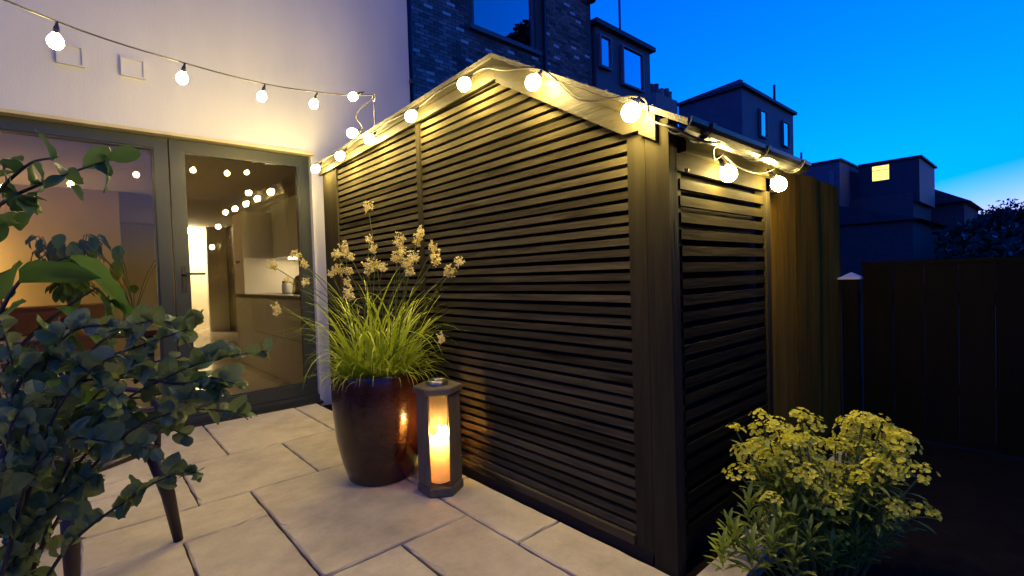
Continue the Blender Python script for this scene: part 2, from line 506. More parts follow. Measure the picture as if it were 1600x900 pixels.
# sitting side
sb = thing('sideboard', (-.55, 7.7, .06), 'low reddish wood sideboard against the warm inner wall', 'sideboard')
MB().box((-1.6, 7.5, .16), (.25, 7.96, .84)).build('cabinet_body', 'redwood', sb)
MB().box((-1.63, 7.47, .84), (.28, 7.98, .87)).build('top_board', 'redwood', sb)
for x in (-1.55, .15):
    for y in (7.52, 7.86):
        MB().box((x, y, .06), (x + .05, y + .05, .16)).build('leg', 'darkwood', sb)
for k in range(3):
    MB().box((-1.58 + k * .61, 7.49, .19), (-1.00 + k * .61, 7.50, .82)).build('cupboard_door', 'redwood', sb)
tl = thing('table_lamp', (-1.15, 7.7, .87), 'warm table lamp glowing on the indoor sideboard', 'lamp')
MB().lathe([(.07, 0), (.07, .015), (.015, .03), (.015, .26)], (-1.15, 7.7, .87), 16, bottom=True).build('lamp_base', 'metal', tl, True)
MB().lathe([(.16, .24), (.11, .46)], (-1.15, 7.7, .87), 20).build('lamp_shade', 'lampwarm', tl, True)
tt = thing('window_table', (-.02, 5.05, .06), 'small dark table holding houseplants just inside the glass', 'table')
MB().box((-.62, 4.85, .66), (.46, 5.30, .70)).build('table_top', 'redwood', tt)
for x in (-.58, .38):
    for y in (4.88, 5.23):
        MB().box((x, y, .06), (x + .04, y + .04, .66)).build('leg', 'darkwood', tt)
for k, (x, z) in enumerate([(.075, .70), (.135, .70), (.20, .70)]):
    t = thing('tealight_holder', (x, 4.95, .70), 'tiny glowing tealight jar on the table inside the glass', 'candle', 'tealights on the window table')
    MB().lathe([(.022, 0), (.024, .05)], (x, 4.95, .70), 12).build('jar', 'thin', t, True)
    MB().lathe([(.017, 0), (.017, .03), (0, .034)], (x, 4.95, .703), 10, bottom=True).build('tealight', 'tealight', t, True)

# ================================================================ SHED (black slatted)
XS, YC = 1.50, .87
RY, RZ = 1.725, 2.066            # ridge
EY, EZ = .80, 1.536              # near eave
FY, FZ = 3.965, 1.992             # far eave
XE = 2.375                       # end of the slatted end wall
shed = thing('garden_shed', (XS, YC, 0), 'black stained slatted timber shed with shallow pitched roof beside the patio', 'shed')
def roofz(y):
    return RZ + (y - RY) * ((RZ - EZ) / (RY - EY)) if y < RY else RZ + (y - RY) * ((FZ - RZ) / (FY - RY))
# dark sheets added behind the slats so the gaps read as shade
MB().prism([(.93, .0), (3.86, .0), (3.86, roofz(3.86) - .06), (RY, RZ - .06), (.93, roofz(.93) - .06)], 0, XS + .045, XS + .06).build('gap_backing', 'inner', shed)
MB().box((XS + .06, .945, 0), (XE + .1, .955, 1.5)).build('gap_backing', 'inner', shed)
MB().prism([(.956, 0), (3.86, 0), (3.86, roofz(3.86) - .03), (RY, RZ - .03), (.956, roofz(.956) - .03)], 0, XE + .1, XE + .12).build('rear_board', 'inner', shed)
MB().box((XS + .06, 3.87, 0), (XE + .1, 3.89, 1.9)).build('rear_board', 'inner', shed)
pitch, sh = .0426, .0268
z = .085
while z < 2.02:
    zc = z + sh / 2
    y0 = 1.035
    lim = RY - (RZ - .045 - z - sh) / ((RZ - EZ) / (RY - EY))
    y0 = max(y0, lim)
    far = 3.665
    if z + sh > roofz(far) - .05:
        far = RY + (z + sh + .05 - RZ) / ((FZ - RZ) / (FY - RY))
    for a, b in ((y0, 2.445), (2.485, far)):
        a = max(a, y0)
        if b - a < .06:
            continue
        dx, tl0, tl1 = random.uniform(-.0015, .0015), random.uniform(-.002, .002), random.uniform(-.002, .002)
        m = MB()
        hs0 = [(XS + dx, z), (XS + .018 + dx, z), (XS + .018 + dx, z + sh), (XS + dx, z + sh)]
        vs = []
        for k in range(5):
            t = k / 4
            w = math.sin(t * 5 + z * 40) * .0008 + tl0 * (1 - t) + tl1 * t
            vs += [(x, a + (b - a) * t, zz + w) for x, zz in hs0]
        fs = [(3, 2, 1, 0), (16, 17, 18, 19)] + [(4 * k + i, 4 * k + (i + 1) % 4, 4 * k + 4 + (i + 1) % 4, 4 * k + 4 + i) for k in range(4) for i in range(4)]
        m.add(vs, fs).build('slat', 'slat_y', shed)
    z += pitch
MB().box((XS - .012, 2.447, .075), (XS + .044, 2.483, roofz(2.46) - .05)).build('batten', 'post', shed)
MB().box((XS - .004, .960, .03), (XS + .04, 1.033, 1.60)).build('stile', 'post', shed)
MB().box((XS - .014, .862, -.01), (XS + .040, .952, 1.565)).build('corner_post', 'post', shed)
MB().box((XS - .010, 3.668, .02), (XS + .04, 3.90, roofz(3.8) - .05)).build('end_board', 'post', shed)
MB().box((XS - .002, 3.905, .02), (XS + .09, 3.96, roofz(3.9) - .03)).build('end_post', 'post', shed)
MB().box((XS - .016, 1.036, .045), (XS + .05, 3.66, .078)).build('sill', 'slat_y', shed)
MB().box((XS - .008, .962, -.01), (XS + .05, 3.66, .042)).build('plinth_board', 'inner', shed)
# barge boards along both roof slopes, with a lower moulding strip
sl = (RZ - EZ) / (RY - EY)
MB().prism([(.90, roofz(.90) - .012), (RY, RZ - .012), (RY, RZ - .115), (1.03, roofz(1.03) - .125), (.965, roofz(1.03) - .125), (.965, roofz(.965) - .1), (.90, roofz(.90) - .1)], 0, XS - .032, XS - .015).build('barge_board', 'barge', shed)
MB().prism([(RY + .001, RZ - .012), (FY, FZ - .012), (FY, FZ - .085), (RY + .001, RZ - .1)], 0, XS - .032, XS - .015).build('barge_board', 'barge', shed)
MB().prism([(.97, roofz(.97) - .012), (RY, RZ - .012), (RY, RZ - .045), (.97, roofz(.97) - .045)], 0, XS - .046, XS - .033).build('barge_strip', 'barge', shed)
MB().prism([(RY + .001, RZ - .012), (FY, FZ - .012), (FY, FZ - .045), (RY + .001, RZ - .045)], 0, XS - .046, XS - .033).build('barge_strip', 'barge', shed)
XR = 2.50
for (y0, z0, y1, z1) in ((EY - .03, EZ - .018, RY, RZ), (RY + .002, RZ, FY + .02, FZ)):
    MB().prism([(y0, z0 - .010), (y1, z1 - .010), (y1, z1 + .012), (y0, z0 + .012)], 0, XS - .055, XR).build('roof_panel', 'felt', shed)
m = MB()
for k in range(34):
    y = .9 + k * .093
    m.lathe([(.006, 0), (.006, .004), (0, .005)], (XS - .045, y, roofz(y) + .0125), 6)
m.build('roof_nails', 'metal', shed, kind='stuff')
# end wall
z = .09
while z < 1.40:
    d = random.uniform(-.002, .002)
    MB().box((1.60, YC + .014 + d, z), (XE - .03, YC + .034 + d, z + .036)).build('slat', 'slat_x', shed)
    z += .0596
MB().box((1.541, YC + .022, .0), (1.615, YC + .055, 1.47)).build('stile', 'post', shed)
MB().box((XE - .04, YC + .004, .0), (XE + .005, YC + .055, 1.47)).build('stile', 'post', shed)
MB().box((1.545, YC + .004, 1.40), (XE + .1, YC + .0215, 1.46)).build('top_rail', 'slat_x', shed)
MB().box((1.578, YC - .022, 1.462), (XR - .03, YC + .02, 1.53)).build('fascia', 'slat_x', shed)
MB().box((1.616, YC + .036, .0), (XE - .05, YC + .055, .08)).build('plinth_board', 'inner', shed)
# half-round gutter under the eave
gut = MB()
gy, gz, gr = .795, 1.530, .046
arc = [(gy + gr * math.cos(a), gz + gr * math.sin(a)) for a in [math.pi + math.pi * k / 10 for k in range(11)]]
arc_in = [(gy + (gr - .004) * math.cos(a), gz + (gr - .004) * math.sin(a)) for a in [2 * math.pi - math.pi * k / 10 for k in range(11)]]
gut.prism(arc + arc_in, 0, XS - .065, XR + .04)
go = gut.build('gutter', 'gutter', shed)
for x in (1.56, 2.03, 2.43):
    b = [(gy + (gr + .007) * math.cos(a), gz + (gr + .007) * math.sin(a)) for a in [math.pi + math.pi * k / 10 for k in range(11)]]
    bi = [(gy + (gr + .001) * math.cos(a), gz + (gr + .001) * math.sin(a)) for a in [2 * math.pi - math.pi * k / 10 for k in range(11)]]
    mb = MB().prism(b + bi, 0, x, x + .022)
    mb.box((x, gy + gr + .001, gz - .03), (x + .022, YC - .023, gz - .005))
    mb.build('gutter_bracket', 'gutter', go)
MB().lathe([(.004, 0), (.008, .004), (.008, .012), (0, .014)], (1.60, .86, 1.395), 8).build('cup_hook', 'metal', shed, True)

# hook rod on the roof edge that carries the overhead string
hr = thing('hook_rod', (1.47, 2.95, 2.04), 'thin steel rod with ring rising from the shed roof edge', 'rod')
MB().tube([(1.47, 2.95, 1.97), (1.47, 2.95, 2.215)], .0045, 6).build('rod', 'metal', hr, True)
ring = [(1.47, 2.95 + .022 * math.cos(a), 2.237 + .022 * math.sin(a)) for a in [2 * math.pi * k / 16 for k in range(17)]]
MB().tube(ring, .0035, 6, cap=False).build('ring', 'metal', hr, True)

# ================================================================ STRING LIGHTS
bulb_prof = [(0, -.032), (.010, -.031), (.020, -.025), (.028, -.014), (.031, 0), (.029, .012), (.022, .024), (.014, .033), (.013, .036)]
bulb_prof = [(r * 1.0, z * 1.0) for r, z in bulb_prof]
me_bulb = MB().lathe(bulb_prof, (0, 0, 0), 16).mesh('bulb', 'bulb', True)
me_bulb2 = MB().lathe([(r * .86, z * .9 + .003) for r, z in bulb_prof], (0, 0, 0), 16).mesh('bulb', 'bulb_dim', True)
me_sock = MB().lathe([(.0105, .033), (.011, .038), (.0095, .058), (.006, .068), (.004, .084)], (0, 0, 0), 12, top=True).mesh('lamp_holder', 'gutter', True)
def bulb(parent, p, tilt=(0, 0), me=None):
    q = (Matrix.Rotation(tilt[0], 3, 'X') @ Matrix.Rotation(tilt[1], 3, 'Y')).to_quaternion()
    s = inst('lamp_holder', me_sock, parent, p, q)
    WL[s.name] = tuple(p)
    b = bpy.data.objects.new('bulb', me or me_bulb)
    COL.objects.link(b)
    b.parent = s
    return Vector(p) + q @ Vector((0, 0, .082))
s1 = thing('string_lights', (.5, 3, 2.1), 'black cord of round warm bulbs hung across the patio to the steel rod', 'lights')
caps = []
for p, t in [((-1.5, 1.44, 2.05), (0, 0)), ((-1.02, 1.86, 2.02), (0, 0)), ((-.52, 2.26, 2.02), (.1, 0)), ((-.04, 2.66, 2.04), (.15, .1)), ((.43, 3.0, 2.12), (.2, .15)), ((.86, 3.2, 2.18), (.3, .2)), ((1.16, 3.17, 2.19), (.35, .2)), ((1.37, 3.05, 2.25), (1.2, .6))]:
    caps.append(bulb(s1, p, t, me_bulb2))
path = [(-2.6, .45, 2.26)] + [tuple(c) for c in caps[:-1]] + [(1.36, 3.06, 2.262), (1.47, 2.95, 2.255)]
MB().tube(smoothpath(path, 6), .0038, 6).build('cord', 'cord', s1, True)
s2 = thing('roof_string_lights', (XS, 2.5, 2.0), 'cord of round warm bulbs pinned along the shed roof edge and eave', 'lights')
bx = XS - .11
caps = []
for p, t in [((bx, 3.815, 1.926), (0, .7)), ((bx, 3.341, 1.928), (0, .7)), ((bx - .02, 3.083, 2.024), (0, 1.1)), ((bx, 2.875, 1.937), (0, .7)), ((bx, 2.358, 1.945), (0, .7)), ((bx, 1.862, 1.963), (0, .7)), ((bx, 1.398, 1.826), (0, .7)), ((bx, 0.941, 1.583), (0, .7))]:
    caps.append(bulb(s2, p, t))
ex = XS - .06
path = [(1.47, 2.95, 2.24), (bx, 3.05, 2.14), tuple(caps[2]), (ex, 3.3, roofz(3.3) + .0)]
MB().tube(smoothpath(path, 6), .0035, 6).build('cord', 'cord', s2, True)
path = [tuple(caps[0]), (ex, 3.65, 1.995), tuple(caps[1]), (ex, 3.2, 2.01), tuple(caps[3]), (ex, 2.70, 2.015), tuple(caps[4]), (ex, 2.15, 2.03), tuple(caps[5]), (ex, 1.75, 2.015), (ex, 1.63, 1.965), tuple(caps[6]), (ex, 1.2, 1.71), tuple(caps[7]), (ex, .90, 1.56), (XS - .075, .80, 1.50), (XS - .02, .735, 1.455), (1.56, .72, 1.46), (1.66, .79, 1.47), (1.73, .82, 1.45), (1.805, .825, 1.48)]
MB().tube(smoothpath(path, 6), .0035, 6).build('cord', 'cord', s2, True)
bulb(s2, (1.86, .83, 1.415), (-.2, -.7))
bulb(s2, (2.28, .80, 1.413), (-.4, -.6))
MB().tube(smoothpath([(1.803, .825, 1.48), (1.95, .83, 1.45), (2.15, .83, 1.45), (2.235, .80, 1.475)], 6), .0035, 6).build('cord', 'cord', s2, True)

# ================================================================ TALL BOARDS AND LOW FENCE
tb = thing('tall_board_fence', (3.2, .97, 0), 'tall dark close-boarded fence panel beside the shed end', 'fence')
for k, (x0, x1) in enumerate([(2.52, 2.982), (2.987, 3.358), (3.371, 3.847)]):
    y = .965 + (.008 if k == 2 else 0) - (.006 if k == 1 else 0)
    m = MB()
    nx, nz = 6, 10
    vs, fs = [], []
    for j in range(nz + 1):
        for i in range(nx + 1):
            u, v = i / nx, j / nz
            vs.append((x0 + (x1 - x0) * u, y + .004 * math.sin(u * 7 + v * 5 + k) * v, -.03 + 1.611 * v))
    fs = [(j * (nx + 1) + i, j * (nx + 1) + i + 1, (j + 1) * (nx + 1) + i + 1, (j + 1) * (nx + 1) + i) for j in range(nz) for i in range(nx)]
    m.add(vs, fs)
    m.box((x0, y + .006, -.03), (x1, y + .022, 1.58))
    m.build('fence_board', 'board', tb)
MB().box((2.52, 1.0, 1.2), (3.84, 1.04, 1.28)).build('rail', 'fence', tb)
MB().box((2.52, 1.0, .3), (3.84, 1.04, .38)).build('rail', 'fence', tb)
lf = thing('low_fence', (3.85, -.8, 0), 'low dark boarded fence with capping rail beyond the yellow plant', 'fence')
y = .855
while y > -4.5:
    wv = random.uniform(.152, .165)
    dx = random.uniform(-.006, .006)
    MB().box((3.85 + dx, y - wv, -.04), (3.87 + dx, y - .004, 1.048)).build('fence_board', 'fence', lf)
    y -= wv
MB().box((3.835, -4.5, 1.049), (3.89, .855, 1.070)).build('capping_rail', 'fence', lf)
for zz in (.25, .8):
    MB().box((3.88, -4.5, zz), (3.92, .855, zz + .07)).build('rail', 'fence', lf)
fx, fy, hw = 3.84, .909, .045
fp = thing('fence_post', (fx, fy, 0), 'square fence post with pale pyramid cap at the fence corner', 'post')
MB().box((fx - hw, fy - hw, -.04), (fx + hw, fy + hw, .958)).build('post', 'fence', fp)
c = hw + .018
MB().add([(fx - c, fy - c, .968), (fx + c, fy - c, .968), (fx + c, fy + c, .968), (fx - c, fy + c, .968), (fx, fy, 1.006), (fx - c, fy - c, .959), (fx + c, fy - c, .959), (fx + c, fy + c, .959), (fx - c, fy + c, .959)],
         [(0, 1, 4), (1, 2, 4), (2, 3, 4), (3, 0, 4), (5, 6, 1, 0), (6, 7, 2, 1), (7, 8, 3, 2), (8, 5, 0, 3), (8, 7, 6, 5)]).build('post_cap', 'render', fp)

# ================================================================ POT AND GRASS
PX, PY = 1.17, 2.42
pot = thing('plant_pot', (PX, PY, 0), 'tall rounded glazed dark brown pot standing beside the lantern', 'pot')
MB().lathe([(0, .0), (.155, .0), (.168, .012), (.196, .10), (.222, .22), (.236, .36), (.236, .46), (.228, .53), (.222, .565), (.217, .572), (.208, .568), (.205, .55), (.20, .50)], (PX, PY, 0), 48).build('pot_body', 'pot', pot, True)
MB().lathe([(.204, .52), (.1, .53), (0, .535)], (PX, PY, 0), 24).build('soil', 'soil', pot)
gp = thing('flowering_grass', (PX, PY, .53), 'bright green tufted grass with cream flower heads growing in the brown pot', 'grass')
def blade(m, base, ang, length, lean, droop, w, segs=6):
    d = Vector((math.cos(ang), math.sin(ang), 0))
    side = Vector((-d.y, d.x, 0))
    p = Vector(base)
    el = lean
    pts = []
    for k in range(segs + 1):
        pts.append(p.copy())
        p = p + (d * math.cos(el) + Vector((0, 0, 1)) * math.sin(el)) * (length / segs)
        el -= droop / segs * (0.4 + 1.2 * k / segs)
    o = len(m.v)
    for k, q in enumerate(pts):
        ww = w * (1 - (k / segs) ** 2) + .0004
        m.v.append(tuple(q - side * ww))
        m.v.append(tuple(q + side * ww))
    for k in range(segs):
        m.f.append((o + 2 * k, o + 2 * k + 1, o + 2 * k + 3, o + 2 * k + 2))
rg = random.Random(3)
m = MB()
for i in range(330):
    a = rg.uniform(0, 2 * math.pi)
    r = .19 * math.sqrt(rg.random())
    aa = a + rg.uniform(-.9, .9)
    blade(m, (PX + r * math.cos(a), PY + r * math.sin(a), .53), aa, rg.uniform(.14, .32), rg.uniform(.5, 1.45), rg.uniform(1.2, 3.0), rg.uniform(.0035, .0078))
for i in range(190):
    a = rg.uniform(0, 2 * math.pi)
    r = .15 * math.sqrt(rg.random())
    blade(m, (PX + r * math.cos(a), PY + r * math.sin(a), .53), a + rg.uniform(-1.6, 1.6), rg.uniform(.32, .78), rg.uniform(.95, 1.54), rg.uniform(.4, 3.0), rg.uniform(.0035, .0078), 9)
m.build('blades', 'blade', gp, kind='stuff')
def floret_cluster(seed, n, rx, rz, s):
    r = random.Random(seed)
    m = MB()
    for i in range(n):
        while True:
            p = Vector((r.uniform(-1, 1), r.uniform(-1, 1), r.uniform(-1, 1)))
            if p.length < 1:
                break
        p = Vector((p.x * rx, p.y * rx, p.z * rz + .2 * p.x * rx))
        c = p + Vector((0, 0, 0))
        for k in range(5):
            d = Vector((r.gauss(0, 1), r.gauss(0, 1), r.gauss(0, 1))).normalized()
            sd = d.orthogonal().normalized()
            q = c + d * s
            m.add([c - sd * s * .1, c + sd * s * .1, q + sd * s * .38, q + d * s * .35, q - sd * s * .38], [(0, 1, 2, 3, 4)])
    return m
me_fl = [floret_cluster(k, 34, .024, .034, .0080).mesh('flower_head', 'flower') for k in range(4)]
heads = [(575, 322, 2.5), (462, 400, 2.55), (476, 412, 2.5), (538, 388, 2.45), (525, 396, 2.5), (548, 402, 2.4), (577, 373, 2.5), (583, 387, 2.5), (530, 420, 2.4), (545, 424, 2.45), (518, 425, 2.5), (624, 375, 2.4), (628, 392, 2.45), (621, 402, 2.4), (655, 363, 2.4), (652, 375, 2.45), (645, 400, 2.4), (637, 412, 2.35), (677, 385, 2.35), (681, 402, 2.4), (718, 408, 2.3), (703, 424, 2.3), (586, 412, 2.45), (575, 416, 2.5), (426, 415, 2.6), (448, 437, 2.55), (546, 457, 2.4), (689, 527, 2.25), (477, 440, 2.5), (640, 425, 2.35), (543, 440, 2.45), (432, 482, 2.6), (648, 404, 2.5), (598, 418, 2.4)]
def at(px, py, d):
    return Vector((0, 0, 1.05)) + CM @ Vector(((px - 800) / 756 * d, -(py - 450) / 756 * d, -d))
m = MB()
for k, h in enumerate(heads):
    p = at(*h)
    a = rg.uniform(0, 6.28)
    b = Vector((PX + .10 * math.cos(a), PY + .10 * math.sin(a), .53))
    mid = b.lerp(p, .55) + Vector((0, 0, .06))
    m.tube(smoothpath([b, mid, p], 5), [.0022] * 10 + [.001], 4)
    inst('flower_head', me_fl[k % 4], gp, p, Matrix.Rotation(rg.uniform(0, 6), 3, 'Z').to_quaternion(), rg.uniform(.75, 1.25), kind='stuff')
m.build('flower_stalks', 'gstem', gp)

# ================================================================ LANTERN WITH CANDLE
LX, LY = 1.295, 2.035
lan = thing('lantern', (LX, LY, 0), 'tall six-sided grey wooden lantern on the patio beside the pot', 'lantern')
LR = math.atan2(-LY, -LX)                # a pane faces the middle of the patio
hexr = lambda r, k: (LX + r * math.cos(LR + math.pi / 6 + k * math.pi / 3), LY + r * math.sin(LR + math.pi / 6 + k * math.pi / 3))
MB().lathe([(0, 0), (.105, 0), (.112, .008), (.112, .042), (.10, .048), (0, .048)], (LX, LY, 0), 6, LR + math.pi / 6).build('base', 'lantern', lan)
for k in range(6):
    c0, c1 = hexr(.104, k), hexr(.104, k + 1)
    i0, i1 = hexr(.090, k), hexr(.090, k + 1)
    mix = lambda p, q, t: (p[0] + (q[0] - p[0]) * t, p[1] + (q[1] - p[1]) * t)
    if k % 2 == 0:                       # solid side board, slightly wrapping the corners
        MB().prism([mix(c0, c1, -.06), mix(c0, c1, 1.06), i1, i0], 2, .0485, .492).build('side_board', 'lantern', lan)
    else:
        p0, p1 = hexr(.097, k), hexr(.097, k + 1)
        MB().add([(p0[0], p0[1], .0485), (p1[0], p1[1], .0485), (p1[0], p1[1], .492), (p0[0], p0[1], .492)], [(0, 1, 2, 3)]).build('glass_pane', 'thin', lan)
MB().lathe([(.04, .493), (.118, .493), (.122, .499), (.122, .520), (.116, .526), (.055, .526), (.04, .520), (.04, .493)], (LX, LY, 0), 6, LR + math.pi / 6).build('top', 'lantern', lan)
MB().lathe([(.052, .527), (.052, .545), (.046, .549), (.030, .549), (.030, .53)], (LX, LY, 0), 20).build('vent_ring', 'metal', lan, True)
can = thing('pillar_candle', (LX, LY, .049), 'lit cream pillar candle burning inside the grey lantern', 'candle')
MB().lathe([(0, .001), (.049, .001), (.0505, .006), (0, .0065)], (LX, LY, .049), 32).build('wax_base', 'wax', can, True)
cw, nt_, p_, out_ = newmat('thin_wax')
p_.inputs['Base Color'].default_value = (.85, .74, .58, 1)
tr_ = nt_.nodes.new('ShaderNodeBsdfTranslucent')
tr_.inputs[0].default_value = (.98, .74, .42, 1)
ms_ = nt_.nodes.new('ShaderNodeMixShader')
ms_.inputs[0].default_value = .5
nt_.links.new(p_.outputs[0], ms_.inputs[1])
nt_.links.new(tr_.outputs[0], ms_.inputs[2])
nt_.links.new(ms_.outputs[0], out_.inputs['Surface'])
M['thinwax'] = cw
m = MB()
n = 40
for j in range(7):
    for k in range(n):
        a = 2 * math.pi * k / n
        rim = .235 + .016 * math.sin(a * 2 + 1.0) + .010 * math.sin(a * 3 + .4) + .004 * math.sin(a * 7)
        zz = .002 + (rim - .002) * j / 6
        rr = .052 - .0015 * (j / 6) + .001 * math.sin(a * 5 + j)
        m.v.append((LX + rr * math.cos(a), LY + rr * math.sin(a), .049 + zz))
m.f += [(j * n + k, j * n + (k + 1) % n, (j + 1) * n + (k + 1) % n, (j + 1) * n + k) for j in range(6) for k in range(n)]
m.build('wax_rim', 'thinwax', can, True)
M['flame'] = emat('candle_flame', (1.0, .54, .15), 15.0)
MB().lathe([(0, .19), (.006, .195), (.011, .212), (.0105, .23), (.006, .255), (.0, .275)], (LX, LY, .049), 14).build('flame', 'flame', can, True)

# ================================================================ EUPHORBIA
EX, EYY = 1.93, .54
eu = thing('yellow_spurge', (EX, EYY, -.04), 'bushy spurge plant with yellow-green flower heads by the shed corner', 'plant')
def bract_head(seed, n, rx, s):
    r = random.Random(seed)
    m = MB()
    for i in range(n):
        a, rr = r.uniform(0, 6.28), rx * math.sqrt(r.random())
        c = Vector((rr * math.cos(a), rr * math.sin(a), (.55 * (rx * rx - rr * rr) / rx) + r.uniform(-.008, .008)))
        up = (Vector((c.x, c.y, rx * .8))).normalized()
        u = up.orthogonal().normalized()
        v = up.cross(u)
        t0 = r.uniform(0, 3)
        ss = s * r.uniform(.75, 1.2)
        for h in (0, 1):
            pts = [c]
            for k in range(6):
                b = t0 + h * math.pi + (k / 5 - .5) * 2.7
                pts.append(c + (u * math.cos(b) + v * math.sin(b)) * ss + up * ss * .42)
            m.add(pts, [(0, k, k + 1) for k in range(1, 6)])
    return m
me_br = [bract_head(k, 32, .037, .0068).mesh('flower_head', 'euph') for k in range(5)]
def lance(l, w):
    m = MB()
    prof = [(0, .15), (.3, .8), (.6, 1), (.85, .6), (1, .0)]
    vs = []
    for t, k in prof:
        zz = .10 * math.sin(t * 2.6) * l - .12 * t * t * l
        vs += [(t * l, -w * k, zz + .15 * w * k), (t * l, 0, zz), (t * l, w * k, zz + .15 * w * k)]
    fs = []
    for i in range(4):
        for j in range(2):
            fs.append((3 * i + j, 3 * i + j + 1, 3 * i + j + 4, 3 * i + j + 3))
    return m.add(vs, fs)
me_lance = lance(.07, .007).mesh('leaf', 'euphleaf', True)
re = random.Random(11)
stems = MB()
nleaf = [0]
extra = MB()
def lance_at(p, az, el, s):
    q = (Matrix.Rotation(az, 3, 'Z') @ Matrix.Rotation(-el, 3, 'Y')).to_quaternion()
    if nleaf[0] < 290:
        inst('leaf', me_lance, eu, p, q, s)
    else:
        for v in [me_lance]:
            extra.add([q @ (vv.co * s) + Vector(p) for vv in v.vertices], [tuple(f.vertices) for f in v.polygons])
    nleaf[0] += 1
fl = []
for i in range(96):
    a = re.uniform(0, 6.28)
    rr = math.sqrt(re.random())
    lo = (-.13, .15)[i % 2]
    hx, hy = EX + lo * .747 + rr * .16 * math.cos(a), EYY - lo * .664 + rr * .16 * math.sin(a)
    hz = .29 + re.uniform(-.04, .03) + .20 * math.sqrt(max(0, 1 - rr * rr * .8)) - .24 * re.random() ** 1.5 + .02
    fl.append((hx, hy, hz))
for (px, py, d) in [(1150, 672, 1.62), (1188, 650, 1.62), (1168, 705, 1.6), (1215, 668, 1.65), (1155, 740, 1.58), (1205, 780, 1.5), (1235, 690, 1.62), (1325, 660, 1.75), (1385, 690, 1.8), (1400, 712, 1.8), (1345, 690, 1.75)]:
    fl.append(tuple(at(px, py, d)))
for k, (hx, hy, hz) in enumerate(fl):
    b = Vector((EX + (hx - EX) * .35, EYY + (hy - EYY) * .35, -.04))
    tip = Vector((hx, hy, hz))
    path = smoothpath([b, b.lerp(tip, .5) + Vector((0, 0, .05)), tip], 6)
    stems.tube(path, [.004] * 6 + [.003] * 6 + [.002], 5)
    inst('flower_head', me_br[k % 5], eu, tip, (Matrix.Rotation(re.uniform(0, 6), 3, 'Z') @ Matrix.Rotation(re.uniform(-.5, .5), 3, 'X')).to_quaternion(), re.uniform(.8, 1.3), kind='stuff')
    for t in range(3, 11):
        p = path[t]
        for j in range(2):
            lance_at(p, re.uniform(0, 6.28), re.uniform(-.3, .5), re.uniform(.6, 1.1))
for (px, py, d) in [(1150, 850, 1.5), (1175, 870, 1.45), (1140, 835, 1.55), (1205, 860, 1.45), (1170, 800, 1.52), (1130, 870, 1.5), (1240, 880, 1.45), (1215, 830, 1.5), (1265, 850, 1.5), (1300, 870, 1.55), (1185, 835, 1.55), (1340, 860, 1.6), (1380, 840, 1.7), (1240, 820, 1.55), (1410, 815, 1.75)]:
    c = at(px, py, d)
    b = Vector((EX + (c.x - EX) * .5, EYY + (c.y - EYY) * .5, -.04))
    stems.tube([b, b.lerp(c, .6) + Vector((0, 0, .02)), c], [.005, .004, .003], 5)
    for j in range(20):
        lance_at(c - Vector((0, 0, .004 * j - .03)), j * 2.4, 1.15 - j * .05, re.uniform(.75, 1.1))
stems.build('stems', 'gstem', eu)
extra.build('leaves', 'euphleaf', eu, kind='stuff')

# ================================================================ EUCALYPTUS SHRUB (left)
def roundleaf(l, w, curl):
    m = MB()
    prof = [(0, .05), (.06, .34), (.16, .66), (.30, .90), (.46, 1), (.62, .97), (.77, .80), (.90, .48), (1, .05)]
    vs = []
    r = random.Random(int(l * 1e4) + int(w * 1e5))
    for i, (t, k) in enumerate(prof):
        zz = -curl * l * t * t
        for sd in (-1, -.5, 0, .5, 1):
            rip = r.uniform(-.10, .10) * w * abs(sd)
            vs.append((t * l + rip * .5, w * k * sd + rip * .4, zz + (.34 * abs(sd) - .10 * sd * sd) * w * k + rip))
    fs = [(5 * i + j, 5 * i + j + 1, 5 * i + j + 6, 5 * i + j + 5) for i in range(8) for j in range(4)]
    return m.add(vs, fs)
me_euc = [roundleaf(.042, .017, .15).mesh('leaf', 'euc', True), roundleaf(.033, .0175, .4).mesh('leaf', 'euc', True), roundleaf(.052, .015, .3).mesh('leaf', 'euc2', True), roundleaf(.047, .021, .55).mesh('leaf', 'euc', True), roundleaf(.030, .012, -.25).mesh('leaf', 'euc2', True)]
es = thing('eucalyptus_shrub', (-.18, 1.62, 0), 'blue-green eucalyptus shrub with small rounded leaves spilling over the patio', 'shrub')
ru = random.Random(5)
